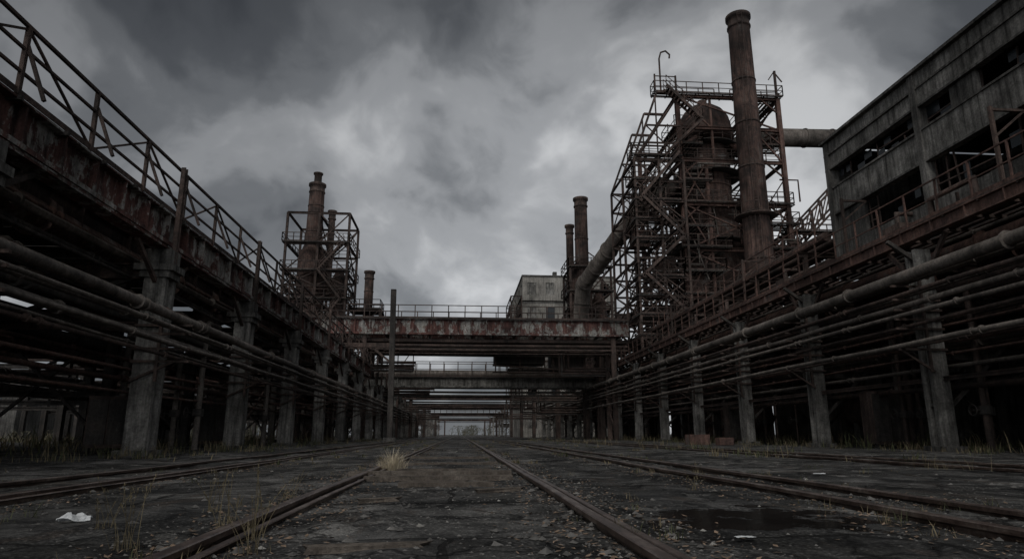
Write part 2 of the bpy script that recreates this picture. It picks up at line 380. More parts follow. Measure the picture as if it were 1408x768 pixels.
for x,z,rd,mt in ((13.95,5.36,.18,PIPE),(13.9,4.8,.07,RUSTD),(14.2,4.83,.06,PIPE),(14.0,4.47,.09,PIPE),(13.85,4.15,.07,PIPE),(14.1,3.85,.055,RUSTD),(13.8,3.22,.075,PIPE),(14.4,5.33,.1,PIPE),(14.3,3.22,.05,RUSTD)):
    pipe(x,z,rd,-4,118,mt,'weathered pipe bracketed to the front of concrete columns')
for x,z,rd in ((15.9,6.3,.22),(16.6,6.35,.28),(17.6,6.3,.35),(15.8,5.2,.13),(16.3,5.2,.16),(17.1,5.1,.2),(18.2,5.2,.25),(15.7,3.45,.12),(16.4,3.5,.2),(17.4,3.4,.15),(18.3,3.4,.22),(20,5.2,.3),(21.5,5.2,.25),(20.4,3.5,.25),(22,6.4,.3),(24.5,6.3,.35),(16,4.2,.07),(17,4.3,.08),(15.6,2.6,.07),(19.5,2.4,.12),(15.5,5.8,.06),(15.6,4.6,.06),(15.5,3.9,.05),(15.5,6.5,.05),(15.6,3.0,.045),(15.9,2.0,.09)):
    pipe(x,z,rd,-4,118,R.choice((RUST,RUSTD,PIPE,PIPE)),'soot-dark pipe inside the pipe rack')
w=root('elevated_walkway',(15,28,6.8),'rusty edge walkway with thin railing along the pipe rack','walkway')
m=MB(); m.ibeam((14.75,-3,6.88),(14.75,92,6.88),.24,.42,.035,stiff=1.42); part('girder',m,RUST,w)
m=MB(); m.grate(14.65,16.9,-3,92,7.1); part('deck',m,RUSTD,w)
m=MB(); m.railing((14.72,-3,7.15),(14.72,92,7.15),1.15,1.42,.045,(.5,),.02,.03); part('railing',m,RUST,w)
# clutter along the walkway edge in front of the hall
for k,(y,kind) in enumerate(((25,0),(22.3,1),(19.5,2),(17,0),(14.6,1),(12.4,2),(10.6,0),(31,1),(35,0),(39.5,2),(44,1),(48,0))):
    r=root('walkway_fitting',(16.2,y,7.15),'small rusty steel fitting standing on the edge walkway','fitting','fittings along the edge walkway')
    m=MB()
    if kind==0:
        m.beam((15.9,y,7.15),(15.9,y,10.2),.1); m.beam((15.9,y,10.1),(17,y,10.1),.08); m.beam((15.9,y,9.2),(17,y,10.1),.06)
    elif kind==1:
        m.box(16.0,16.7,y-.5,y+.5,7.15,8.1); m.tube([(16.3,y,8.1),(16.3,y,8.6),(16.9,y,8.6)],.1,8)
    else:
        m.tube([(16.3,y-1,7.4),(16.3,y-1,8.5),(16.3,y+1,8.5),(16.3,y+1,7.4)],.12,8); m.beam((16.5,y,7.15),(16.5,y,8.4),.08)
    part('body',m,RUSTD,r)
r=root('lower_wall',(27,50,0),'dark soot-stained concrete wall with openings behind the pipe rack','wall')
m=MB(); y=-6
while y<118:
    m.box(26.6,27,y,y+3.6,0,6.9); m.box(26.6,27,y+3.6,y+7.1,3.4 if R.random()<.65 else 0,6.9); y+=7.1
part('wall',m,CONCD,r)
r=root('rack_deck',(21,72,7.0),'dark steel deck over the pipe rack','deck')
m=MB(); m.grate(17.0,27,27.9,118,7.0,.08,1.2,.75); part('deck_plate',m,STEEL,r)
# ---------------------------------------------------------------- concrete factory building
r=root('factory_building',(17,10,7.3),'derelict concrete hall with broken windows raised above pipes','building')
X=17.0; Y0=-6.0; Y1=27.5
def band(x0,x1,z0,z1,name='wall'):
    m=MB(); y=Y1
    while y>Y0:
        o=R.uniform(0,.05); m.box(x0-o,x1,y-2.97,y,z0+R.uniform(0,.05),z1); y-=3.0
    return m
part('parapet',band(X,X+.25,12.45,13.8),CONC,r,label='stained upper concrete panel band')
part('wall',band(X,X+.25,10.25,11.55),CONC,r)
part('wall',band(X-.02,X+.25,8.2,8.75),CONCD,r)
m=MB()
for z in (12.47,11.53,10.29,13.2): m.box(X-.1,X,Y0,Y1+.05,z-.04,z+.04)
m.box(X-.22,X+.3,Y0,Y1+.15,13.8,13.92); part('cornice',m,CONCD,r)
y=Y1
while y>Y0: m=MB(); m.box(X-.12,X+.32,y-.32,y,7.3,13.78); part('pilaster',m,CONCD,r); y-=6.0
m=MB(); m.box(X+.3,X+12,Y0,Y1-.3,13.55,13.75)
part('roof',m,STEEL,r)
m=MB(); m.box(X+.3,X+12,Y0,Y1,7.3,7.45); m.box(X+3.3,X+12,Y0,Y1,10.6,10.8) ; part('floor_slab',m,CONCD,r)
m=MB(); m.box(X+12,X+12.3,Y0,Y1,7.45,8.6); m.box(X+12,X+12.3,Y0,Y1,10.5,11.6); m.box(X+12,X+12.3,Y0,Y1,13.0,13.8)
y=Y1
while y>Y0: m.box(X+12,X+12.28,y-(1.4 if R.random()<.16 else 3.0),y,7.4,13.7); y-=3
m.box(X+.3,X+12,Y1-.25,Y1,7.45,13.5)
part('wall',m,CONCD,r)
for y in (24,20,14,9,3):
    m=MB(); m.ibeam((X+3,y,7.45),(X+3,y,13.5),.3,.3,.05); part('inner_column',m,STEEL,r)
    m=MB(); m.beam((X+.6,y,12.9),(X+9,y+R.uniform(-1,1),12.9),.2,.3); part('inner_beam',m,RUSTD,r)
y=Y1-.35; k=0
while y>Y0+3:
    for z0,z1 in ((11.55,12.45),(8.78,10.25)):
        if R.random()<.25:
            m=MB(); a=y-2.6; e=R.uniform(.6,2.4); a+=R.choice((0,2.6-e)); m.box(X+.05,X+.2,a,a+e,z0,z1-.002); part('infill_panel',m,R.choice((CONCD,CONC)),r)
        m=MB(); g=MB(); a=y-2.6; b_=y; nx=R.choice((4,5,6)); nz=2 if z0>11 else 3
        dens=R.choice((.35,.6,.85))
        for i in range(nx+1):
            yy=a+(b_-a)*i/nx
            if R.random()<dens: m.beam((X+.24,yy,z0),(X+.24+R.uniform(-.05,.05),yy+R.uniform(-.08,.08),z1 if R.random()<.6 else z0+(z1-z0)*R.random()),.05)
        for j in range(nz+1):
            zz=z0+(z1-z0)*j/nz
            if R.random()<dens+.1: m.beam((X+.24,a,zz),(X+.24,b_,zz+R.uniform(-.09,.09)),.05)
        m.beam((X+.24,a,z0+.03),(X+.24,b_,z0+.03),.06)
        for i in range(nx):
            for j in range(nz):
                if R.random()<.25:
                    y2=a+(b_-a)*i/nx; z2=z0+(z1-z0)*j/nz; dy_=(b_-a)/nx*R.choice((1,.6)); dz=(z1-z0)/nz*R.choice((1,.7))
                    g.box(X+.23,X+.245,y2,y2+dy_,z2,z2+dz)
        wo=part('window',m,RUSTD,r)
        if g.v: mesh_obj('pane',rel(g,r),GLASS,wo)
    y-=3.0
# ---------------------------------------------------------------- lattice helper
def lattice(mb,xs,ys,zs,w=.3,bw=.2,br=.13,prob=.7):
    for x in xs:
        for y in ys: mb.ibeam((x,y,zs[0]),(x,y,zs[-1]),w,w,.06)
    for z in zs[1:]:
        for x in xs: mb.ibeam((x,ys[0],z),(x,ys[-1],z),bw,bw*1.3,.04)
        for y in ys: mb.ibeam((xs[0],y,z),(xs[-1],y,z),bw,bw*1.3,.04)
    for a,b_ in zip(zs[:-1],zs[1:]):
        for y in ys:
            for x0,x1 in zip(xs[:-1],xs[1:]):
                q=R.random()
                if q<prob: mb.beam((x0,y,a),(x1,y,b_),br)
                if q<prob*.6 or q>.9: mb.beam((x1,y,a),(x0,y,b_),br)
        for x in xs:
            for y0,y1 in zip(ys[:-1],ys[1:]):
                q=R.random()
                if q<prob: mb.beam((x,y0,a),(x,y1,b_),br)
                if q<prob*.6 or q>.9: mb.beam((x,y1,a),(x,y0,b_),br)
def ringrail(mb,x0,x1,y0,y1,z,h=1.15,sk=.05,r=.05):
    for p,q in (((x0,y0,z),(x1,y0,z)),((x1,y0,z),(x1,y1,z)),((x1,y1,z),(x0,y1,z)),((x0,y1,z),(x0,y0,z))):
        mb.railing(p,q,h,1.6,r,(.5,),sk)
def stair(mb,rl,p,q,wid=.9):
    p=Vector(p);q=Vector(q); n=12
    for s in (-wid/2,wid/2):
        o=Vector((0,s,0)); mb.beam(p+o,q+o,.08,.25); rl.beam(p+o+Vector((0,0,1.05)),q+o+Vector((0,0,1.05)),.05); rl.beam(p+o+Vector((0,0,.55)),q+o+Vector((0,0,.55)),.04)
        for i in range(0,n+1,3):
            c=p.lerp(q,i/n)+o; rl.beam(c,c+Vector((0,0,1.05)),.05)
    for i in range(1,n):
        c=p.lerp(q,i/n); mb.box(c.x-.13,c.x+.13,c.y-wid/2,c.y+wid/2,c.z-.02,c.z+.02)
# ---------------------------------------------------------------- blast furnace
r=root('blast_furnace',(26,66,0),'rusted blast furnace with domed vessel inside an open steel frame','blast furnace')
fx,fy=26.0,64.0
m=MB(); m.lathe(fx,fy,[(3.9,0),(3.9,9),(4.1,9.1),(4.1,9.5),(3.8,9.6),(3.8,14.5),(4.2,14.6),(4.2,15.0),(3.6,15.1),(3.3,18.6),(3.9,18.7),(3.9,19.1),(3.2,19.2),(3.0,21.2),(2.6,22.4),(3.0,22.5),(3.0,22.9),(2.4,23),(2.35,24)],28); part('furnace_base',m,VESSEL,r)
m=MB(); m.lathe(fx,fy,[(2.35,24),(2.35,30.2),(1.9,30.5),(1.9,31.2)],28)
for z in (25.8,28.2): m.lathe(fx,fy,[(2.35,z-.1),(2.43,z-.08),(2.43,z+.08),(2.35,z+.1)],28)
part('furnace_shaft',m,VESSEL,r)
m=MB(); m.lathe(fx,fy,[(1.9,31.0),(2.8,31.1),(3.05,31.4),(3.05,31.8),(2.9,31.85),(2.87,32.6),(2.65,33.8),(2.1,34.7),(1.3,35.35),(.5,35.7),(.5,36.2),(0.01,36.25)],28); part('dome',m,STACK,r)
m=MB()
m.tube([(fx+4.9*math.cos(a),fy+4.9*math.sin(a),12) for a in [2*math.pi*k/24 for k in range(25)]],.65,10)
for k in range(12):
    a=2*math.pi*k/12; m.tube([(fx+4.9*math.cos(a),fy+4.9*math.sin(a),11.5),(fx+3.8*math.cos(a),fy+3.8*math.sin(a),10)],.25,8)
part('ring_main',m,RUST,r)
m=MB(); lattice(m,[21,31.4],[58,72],[0,7.5,13,17.5,22,26.5,30,33.4],.42,.26,.14,.35)
for z in (13,17.5,22,26.5,30,33.4):
    for (x,s_) in ((21,1),(31.4,-1)):
        m.beam((x,58,z-1.6),(x+s_*1.8,58,z),.14)
m.ibeam((23.6,58.2,7.5),(23.6,58.2,26.5),.26,.26,.05); m.ibeam((29.6,58.2,7.5),(29.6,58.2,22),.26,.26,.05)
m.beam((23.6,58.2,17.5),(21,58,22),.14); m.beam((21,58,13),(23.6,58.2,17.4),.14); m.beam((31.4,58,26.5),(28.6,58,30),.14); m.beam((21,58,22),(23.6,58.2,26.4),.13); m.beam((23.6,58.2,22),(21,58,26.4),.13); m.beam((29.6,58.2,17.5),(31.4,58,22),.12); m.beam((29.6,58.2,13),(31.4,58,17.5),.12); m.beam((21,58,30),(24.4,58,33.4),.13); m.beam((24.4,58,30),(21,58,33.4),.13)
m.ibeam((24.4,58.1,26.5),(24.4,58.1,33.4),.2,.2,.04)
part('frame',m,RUST,r)
m=MB(); lattice(m,[23.2,29.4],[62,70],[7,10,13,15.2,17.5,19.8,22,24.2,26.5,30],.2,.16,.1,.55); part('inner_frame',m,RUSTD,r)
m=MB(); lattice(m,[16.2,18.6,21],[57.4,62,67],[7.2,9,11,12.8,14.6,16.4,18.2,20.1,22,24,26.2],.22,.16,.1,.6)
for y in (57.4,62,67):
    m.beam((16.2,y,26.2),(18.8,y,33.4),.2); m.beam((18.8,y,33.4),(21,y,33.4),.22); m.beam((16.2,y,26.2),(21,y,33.2),.14)
    m.beam((17.5,y,29.8),(21,y,29.8),.15); m.beam((17.5,y,29.8),(21,y,26.2),.1); m.beam((18.6,y,26.2),(18.6,y,33),.12); m.beam((16.9,y,28),(21,y,28),.1)
part('side_frame',m,RUSTD,r)
pl=MB(); rl=MB()
for z,x0,x1,y0,y1 in ((9.6,20.4,32,57.3,58.6),(11.4,20.6,25,57.3,60),(13.1,20.4,32,57.3,59),(15.3,20.6,24.5,57.3,61.5),(15.6,28.8,32,57.3,61),(17.6,20.4,25.3,57.3,60.5),(17.6,28.4,32,57.3,59.5),(19.9,21,24,58,61.5),(20.1,28.6,32.2,57.5,60),(22.1,20.6,31.8,57.5,58.7),(24.4,21,24,57.6,60),(26.6,21,31.4,58,58.8),(28.4,21,23.4,58,61),(28.4,29,31.6,58,60),(30.1,20.6,23,58,62),(33.5,18.6,31.8,57.5,58.7),(33.5,29.6,32.2,59,70),(26.6,16,21,57.2,59),(24.2,16,18.6,57.2,60),(22.1,16,20.6,57.2,59),(20.2,16,18.6,57.2,59),(18.3,16,20.4,57.2,59),(14.7,16,20.4,57.2,59),(12.9,16,18.6,57.2,60),(11.1,16,20.9,57.2,60),(9.2,16,20.9,57.2,59)):
    pl.grate(x0,x1,y0,y1,z,.05,.4,.55); ringrail(rl,x0,x1,y0,y1,z+.05,1.15,.03,.065)
for z,ra in ((22.95,4.0),(19.15,4.8),(30.25,3.4),(27,3.5)):
    pl.lathe(fx,fy,[(ra-1.1,z),(ra,z),(ra,z+.12),(ra-1.1,z+.12)],24)
    for k in range(18):
        a=2*math.pi*k/18; a2=2*math.pi*(k+1)/18; p=(fx+ra*math.cos(a),fy+ra*math.sin(a)); q=(fx+ra*math.cos(a2),fy+ra*math.sin(a2))
        rl.beam((*p,z),(*p,z+1.15),.06); rl.beam((*p,z+1.15),(*q,z+1.15),.06); rl.beam((*p,z+.6),(*q,z+.6),.05)
part('platform',pl,STEEL,r); 
st=MB(); zz=[7.2,11.1,14.7,18.3,22.1,26.6,30.1,33.5]
for i in range(len(zz)-1):
    a,b_=(16.5,20.3) if i%2==0 else (20.3,16.5)
    if i>=5: a,b_=(19.2,22.8) if i%2 else (22.8,19.4)
    stair(st,rl,(a,56.6,zz[i]),(b_,56.6,zz[i+1]))
part('stair',st,RUSTD,r)
part('railing',rl,RUSTD,r)
for bx in ((22.2,24.2,59.4,61.4,9,12.3),(28.6,31,59.2,61.4,8,11.8),(21.6,23.2,58.8,60.4,13.2,16),(18.9,20.6,60,61.8,14.8,17.2),(16.6,18.2,60.5,61.8,18.4,20)):
    m=MB(); m.box(*bx); x0,x1,y0,y1,z0,z1=bx
    m.box(x0-.1,x1+.1,y0-.1,y1+.1,z1,z1+.12)
    for k in range(4): xx=x0+(x1-x0)*k/3; m.box(xx-.05,xx+.05,y0-.06,y0,z0,z1)
    part('machine_house',m,VESSEL,r)
m=MB()
m.lathe(23.6,60.6,[(.02,12.6),(.8,13.2),(1.2,13.6),(1.2,17),(.6,18.2),(.3,18.6),(.3,22)],16); part('vessel',m,RUSTD,r)
m=MB(); m.lathe(29.8,63,[(1.1,17),(1.1,21),(.5,22),(.5,29)],14)
part('vessel',m,RUSTD,r)
for i in range(99):
    m=MB()
    x=R.uniform(17 if i%3==0 else 21,31.5); y=R.choice((57.8,58.4,61,64,68)); z=R.choice((R.uniform(9,18),R.uniform(9,25))) if x<21 else R.choice((R.uniform(9,18),R.uniform(9,29))); L=R.uniform(1.2,4)
    q=R.random()
    if q<.35: m.tube([(x,y,z),(x,y,z+L)],R.uniform(.05,.13),7)
    elif q<.65: m.tube([(x,y,z),(min(32,x+L),y,z)],R.uniform(.05,.13),7)
    elif q<.8: m.tube([(x,y,z),(x+L*.5,y,z),(x+L*.5,y,z-L*.6)],R.uniform(.06,.14),7)
    else: m.beam((x,y,z),(x+R.uniform(-2,2.6),y,z+L),.1)
    part('service_pipe',m,R.choice((RUSTD,RUST,PIPE)),r)
m=MB(); m.tube([(fx+1.2,fy-1.5,31),(fx+3.6,fy-2.4,29),(fx+3.6,fy-2.4,23),(fx+2.4,fy-2.0,21)],.42,10); part('duct',m,RUST,r)
m=MB(); m.tube([(fx-1.5,fy-1.8,31),(fx-3.4,fy-2.6,29.6),(fx-3.6,fy-2.6,24)],.35,10); part('duct',m,RUST,r)
m=MB()
m.tube([(19.3,57.6,33.5),(19.3,57.6,37.2),(19.5,57.6,37.9),(20.0,57.6,38.1),(20.4,57.6,37.7),(20.35,57.6,37.3)],.09,6); part('lamp_bracket',m,RUSTD,r)
m=MB(); m.beam((31.4,58,33.4),(31.4,58,36.6),.2); m.beam((31.4,58,36.6),(30.7,58,35.6),.1);m.beam((31.4,58,36.4),(32.1,58,35.4),.1); part('mast',m,RUSTD,r)
m=MB(); m.beam((18.7,57.5,33.6),(18.7,57.5,35.4),.14); m.beam((18.7,57.5,35.2),(20.9,57.5,35.2),.08);m.beam((21,58,33.4),(21,58,35.6),.16)
part('mast',m,RUSTD,r)
# smokestack
def stack(x,y,z1,r0,r1,label,mat,z0=0,rings=(),cap=True,name='smokestack',ladder=True,seg=24):
    s=root(name,(x,y,z0),label,'chimney')
    m=MB(); pr=[(r0,z0)]
    for i in range(1,9):
        f=i/8; pr.append((r0+(r1-r0)*f,z0+(z1-z0)*f))
    m.lathe(x,y,pr+[(r1*.85,z1),(r1*.8,z1-2)],seg); part('shaft',m,mat,s)
    if cap:
        m=MB(); m.lathe(x,y,[(r1,z1-1.4),(r1+.12,z1-1.3),(r1+.12,z1-1.15),(r1+.03,z1-1.1),(r1+.03,z1-.4),(r1+.2,z1-.3),(r1+.2,z1+.05),(r1*.82,z1+.06),(r1*.8,z1-.6)],seg); part('rim',m,RUSTD,s)
    for z in rings:
        m=MB()
        rr=r0+(r1-r0)*(z-z0)/(z1-z0)+.01
        m.lathe(x,y,[(rr,z-.09),(rr+.05,z-.07),(rr+.05,z+.07),(rr,z+.09)],seg)
        part('band',m,RUSTD,s)
    if ladder:
        m=MB(); a=-1.9; dx,dy=math.cos(a),math.sin(a)
        for sd in (-.2,.2):
            m.beam((x+dx*(r0+.2)-dy*sd,y+dy*(r0+.2)+dx*sd,z0),(x+dx*(r1+.2)-dy*sd,y+dy*(r1+.2)+dx*sd,z1),.05)
        z=z0+1
        while z<z1:
            f=(z-z0)/(z1-z0); rr=r0+(r1-r0)*f+.2
            m.beam((x+dx*rr-dy*.2,y+dy*rr+dx*.2,z),(x+dx*rr+dy*.2,y+dy*rr-dx*.2,z),.04); z+=.8
        part('ladder',m,RUSTD,s)
    return s
s=stack(27.1,56,41.2,1.35,1.02,'tall rusty steel chimney beside the blast furnace',STACK,7,rings=(11,16,20.5,25,29.5,34))
m=MB(); m.lathe(27.1,56,[(1.3,20),(1.9,20.1),(1.9,20.2),(1.3,20.25)],20)
for k in range(14):
    a=2*math.pi*k/14; a2=2*math.pi*(k+1)/14; p=(27.1+1.85*math.cos(a),56+1.85*math.sin(a)); q=(27.1+1.85*math.cos(a2),56+1.85*math.sin(a2))
    m.beam((*p,20.2),(*p,21.2),.05); m.beam((*p,21.2),(*q,21.2),.05)
part('gallery',m,RUSTD,s)
def bigpipe(pts,rad,label,mat=RUSTD,bands=3.0):
    s=root('gas_main',pts[0],label,'pipe'); m=MB(); m.tube(pts,rad,18)
    for a,b_ in zip(pts[:-1],pts[1:]):
        a=Vector(a);b_=Vector(b_);L=(b_-a).length; d=(b_-a)/L; k=bands*.5
        while k<L: m.tube([a+d*k,a+d*(k+.16)],rad+.07,18); k+=bands
    part('pipe_run',m,mat,s); return s
bigpipe([(24.0,65.5,26.8),(22.0,65.2,26.0),(19.5,64.5,25.0),(16.7,87.5,20.6),(16.3,88.6,14)],1.1,'wide inclined gas pipe descending from the furnace frame',PIPE,5)
bigpipe([(27.5,64,30),(31.6,62,31.2),(44,62,31.4)],.98,'thick grey-brown horizontal pipe joining furnace to the hall',PIPE)
bigpipe([(17,92,15),(17.5,80,13.5),(18.5,68,12.5),(23,62,12.5)],.8,'thick dark pipe bending behind the steel frame')
r=root('skip_bridge',(35,62,0),'rusty inclined truss conveyor bridge on steel legs','conveyor bridge')
m=MB()
a=Vector((29,62,14)); b_=Vector((42,62,27))
for yo in (-1.1,1.1):
    for zo in (0,2.2):
        m.beam(a+Vector((0,yo,zo)),b_+Vector((0,yo,zo)),.2)
    for i in range(12):
        p=a.lerp(b_,i/12)+Vector((0,yo,0)); q=a.lerp(b_,(i+1)/12)+Vector((0,yo,0))
        m.beam(p,p+Vector((0,0,2.2)),.12); m.beam(p,q+Vector((0,0,2.2)),.1)
part('truss',m,RUSTD,r)
m=MB(); lattice(m,[32.2,36,40],[60,66],[0,7.5,12,16,20],.3,.22,.14,.7); part('leg',m,RUSTD,r)
m=MB(); rl=MB()
for z in (12.1,16.1,20.1): m.grate(32,40.2,59.6,61,z,.08); ringrail(rl,32,40.2,59.6,61,z+.08,1.15,.03,.07)
part('platform',m,STEEL,r); part('railing',rl,RUSTD,r)
for z,rd in ((13,.4),(14.2,.5),(17.4,.45),(18.4,.25),(10,.5),(8.6,.6)): m=MB(); m.tube([(30.5,60.5,z),(34,59.4,z+.3),(41,59.4,z+.3)],rd,10); part('duct',m,RUSTD,r)
r=root('upper_pipe_gantry',(18,66,7.1),'rusty upper pipe gantry on short steel legs','pipe gantry')
for k in range(9):
    m=MB(); y=31+k*5.6; m.ibeam((17.4,y,7.1),(17.4,y,9.4),.2,.2); m.ibeam((20.4,y,7.1),(20.4,y,9.4),.2,.2); m.ibeam((17,y,9.4),(20.8,y,9.4),.18,.25); m.beam((17.4,y,7.2),(20.4,y,9.3),.08); part('leg',m,RUSTD,r)
for x,z,rd in ((17.5,9.8,.24),(18.3,9.75,.2),(19.2,9.9,.33),(20.2,9.75,.2),(18.2,8.2,.22),(17.6,8.0,.14)): m=MB(); m.tube([(x,29,z),(x,52,z),(x,78,z)],rd,10); part('pipe_run',m,RUSTD,r)
m=MB(); m.railing((16.9,29,9.5),(16.9,56,9.5),1.1,1.6,.05); part('railing',m,RUST,r)
# ---------------------------------------------------------------- crossing bridges
def bridge(y,x0,x1,z0,z1,wid,label,mat=PAINT,rail=True,pipes=(),legs=(),rh=1.2,stiff=1.3):
    r=root('pipe_bridge',((x0+x1)/2,y,0),label,'bridge','bridges crossing over the tracks')
    for yy in (y,y+wid):
        m=MB(); m.ibeam((x0,yy,(z0+z1)/2),(x1,yy,(z0+z1)/2),.4,z1-z0,.06,stiff=stiff)
        if yy==y: m.beam((x0,y-.22,z0+.12),(x1,y-.22,z0+.12),.1,.16)
        part('girder',m,mat,r)
    m=MB(); m.grate(x0,x1,y-.3,y+wid+.3,z1+.01,.08,.5,.55)
    xx=x0
    while xx<x1: m.beam((xx,y+.2,z0+.2),(xx,y+wid-.2,z0+.2),.15,.2); xx+=2
    part('deck',m,STEEL,r)
    if rail:
        m=MB(); m.railing((x0,y-.2,z1+.1),(x1,y-.2,z1+.1),rh,1.5,.07,(.5,),0); part('railing',m,RUSTD,r)
        m=MB(); m.railing((x0,y+wid+.2,z1+.1),(x1,y+wid+.2,z1+.1),rh,1.5,.07,(.5,),0); part('railing',m,RUSTD,r)
    for (zz,rd,yo) in pipes:
        m=MB(); m.tube([(x0,y+yo,zz),((x0+x1)/2,y+yo,zz-.05),(x1,y+yo,zz)],rd,10); part('pipe_run',m,R.choice((RUSTD,PIPE)),r)
    for lx in legs:
        m=MB(); m.ibeam((lx,y+.2,0),(lx,y+.2,z0),.4,.4,.07); m.ibeam((lx,y+wid-.2,0),(lx,y+wid-.2,z0),.4,.4,.07)
        z=.6
        while z<z0-2: m.beam((lx,y+.2,z),(lx,y+wid-.2,z+2),.1); z+=2
        part('leg',m,RUSTD,r)
    return r
bridge(60,-15,15.6,9.35,10.8,3,'plate girder bridge with peeling red and white paint over the tracks',pipes=((8.95,.2,.5),(8.9,.16,1.3),(8.5,.13,.4),(8.35,.1,1.8),(8.1,.08,.2),(7.8,.06,.6)),legs=(-8.8,14.2))
bridge(66,-10,15.5,8.55,8.85,2,'narrow steel pipe bridge crossing the tracks',RUSTD,False,pipes=((9.2,.2,.6),(8.3,.12,.4)),legs=(-9,14.3))
bridge(72,-9.5,15,5.4,6.5,1.8,'heavy dark girder bridge with rounded pipe on top',CONC,True,pipes=((6.95,.42,.2),(5.0,.12,.5),(4.65,.08,.3)),legs=(-8.8,13.9),rh=1.6)
bridge(84,-9.5,15,7.1,7.5,1.6,'dark steel gantry crossing over the tracks',RUSTD,False,legs=(-8.0,12.5))
for y,z0,z1,x1,rr,lg in ((95,5.3,5.75,15,False,(-7,10.6)),(110,5.0,5.35,12,False,(-7,10.2)),(124,5.3,5.8,11.6,False,(-6.6,9.6)),(160,4.7,5.3,11.5,True,(-5.8,8.8)),(215,4.6,5.3,11.5,False,(-4.8,8))):
    bridge(y,-12,x1,z0,z1,1.2,'distant steel gantry crossing over the tracks',RUSTD,rr,pipes=((z0-.3,.1,.4),),legs=lg,stiff=3,rh=1.0)
# hung machine cabin and truss under the upper bridge
r=root('hanging_cabin',(6,67,7.4),'dark box-like machine cabin hung beneath the upper bridge','cabin')
m=MB(); m.box(3.4,8.6,66.6,69.2,7.5,9.6); m.box(9.2,12.8,66.8,69.0,6.9,9.2); part('body',m,STEEL,r)
m=MB(); m.box(3.2,8.8,66.4,69.4,9.602,9.75); m.box(9.0,13.0,66.6,69.2,9.202,9.35); part('roof',m,RUSTD,r)
for xx in (3.7,5.4,7.1): m=MB(); m.box(xx,xx+1.1,66.56,66.597,8.3,9.1); part('window',m,GLASS,r)
m=MB()
for xx in (3.5,6,8.5,9.4,12.6): m.beam((xx,66.5,6.6),(xx,66.5,9.9),.12)
m.beam((3.2,66.45,7.3),(14,66.45,6.7),.16); m.beam((3.2,66.45,6.6),(14,66.45,6.6),.12); part('hanger',m,RUSTD,r)
for y,x0,x1,z0,z1 in ((70.5,5,14.8,6.9,8.2),(76,-9.2,-3,5.2,7.2),(80,7.4,14.8,4.6,6.4),(64,-9,-4.6,6.4,8.6)):
    r=root('cross_truss',((x0+x1)/2,y,z0),'rusty lattice truss spanning from the rack under the bridges','truss','lattice trusses under the bridges')
    m=MB(); n=max(3,int((x1-x0)/1.6))
    m.beam((x0,y,z0),(x1,y,z0),.14); m.beam((x0,y,z1),(x1,y,z1),.14)
    for i in range(n+1):
        a=x0+(x1-x0)*i/n; m.beam((a,y,z0),(a,y,z1),.09)
        if i<n: b_=x0+(x1-x0)*(i+1)/n; m.beam((a,y,z0),(b_,y,z1),.07)
    part('truss',m,RUSTD,r)
    m=MB(); m.tube([(x0,y+.3,z0+.4),(x1,y+.3,z0+.4)],.18,8); part('pipe_run',m,PIPE,r)
for (y,x0,x1,z) in ((78,6,14.5,4.4),(78,9,14.5,3.0),(63,9.5,14.6,6.2),(63,-8.8,-4.4,6.6),(70,-8.8,-3.2,4.6),(88,8,14.6,3.4),(92,-8.6,-4,3.6),(105,7,14,3.0),(118,-8.6,-3.6,3.2)):
    r=root('pipe_branch',(x0,y,0),'short rusty cross pipes hanging beneath the bridges','pipe','branch pipes beneath the bridges')
    m=MB()
    for k in range(3): m.tube([(x0+k*.5,y+k*.4,z+2.2),(x0+k*.5,y+k*.4,z+k*.3),(x1,y+k*.4,z+k*.3)],.12,8)
    part('pipe_run',m,RUSTD,r)
    m=MB(); m.beam((x0+.2,y-.2,z-.2),(x1,y-.2,z-.2),.12); m.beam((x0+.2,y-.2,z-.2),(x0+.2,y-.2,z+2.6),.12); part('hanger',m,STEEL,r)
# lone post
r=root('steel_post',(-4.6,45,0),'tall dark riveted steel post standing beside the tracks','post')
m=MB(); m.ibeam((-4.6,45,0),(-4.75,45,9.9),.36,.36,.06); part('shaft',m,STEEL,r)
m=MB(); m.box(-5,-4.2,44.6,45.4,-.05,.3); part('base',m,CONCD,r)
m=MB(); m.box(-4.93,-4.57,44.85,45.15,9.9,10.3) ; part('cap',m,STEEL,r)
m=MB(); m.beam((-4.7,45,6.4),(-8,45,6.4),.25,.3); m.beam((-4.7,45,5.2),(-6.2,45,6.4),.14); part('arm',m,RUSTD,r)
# ---------------------------------------------------------------- distant left tower
r=root('process_tower',(-20,92,0),'rusty braced steel tower with vessels seen behind the rack','tower')
m=MB(); lattice(m,[-24.7,-20.3,-16.1],[90,98],[0,8,14,16.2,18.5,20.5,22.5,26.5,31],.32,.24,.15,.7); part('frame',m,RUSTD,r)
m=MB(); rl=MB()
for z in (14.1,18.6,22.6,26.6): m.grate(-25.1,-15.8,89.4,91,z,.1); ringrail(rl,-25.1,-15.8,89.4,98.4,z+.1,1.2,.03,.09)
part('platform',m,STEEL,r); part('railing',rl,RUSTD,r)
for a in ((-21.6,93,[(2.0,0),(2.0,25),(1.3,27)]),(-17.8,94,[(1.2,6),(1.2,22),(.3,24)]),(-23.8,95,[(.8,6),(.8,19),(.3,21)])):
    m=MB(); m.lathe(*a,18); part('vessel',m,STACK,r)
st=MB(); rl=MB(); zz=[8,14,18.5,22.5,26.5]
for i in range(4):
    a,b_=(-19.8,-16.6) if i%2 else (-16.6,-19.8)
    stair(st,rl,(a,89,zz[i]),(b_,89,zz[i+1]),.8)
part('stair',st,RUSTD,r); part('railing',rl,RUSTD,r)
s=stack(-21.6,93,36.4,1.25,1.05,'rusty round chimney rising out of a braced tower',STACK,25,rings=(29,33),ladder=False)
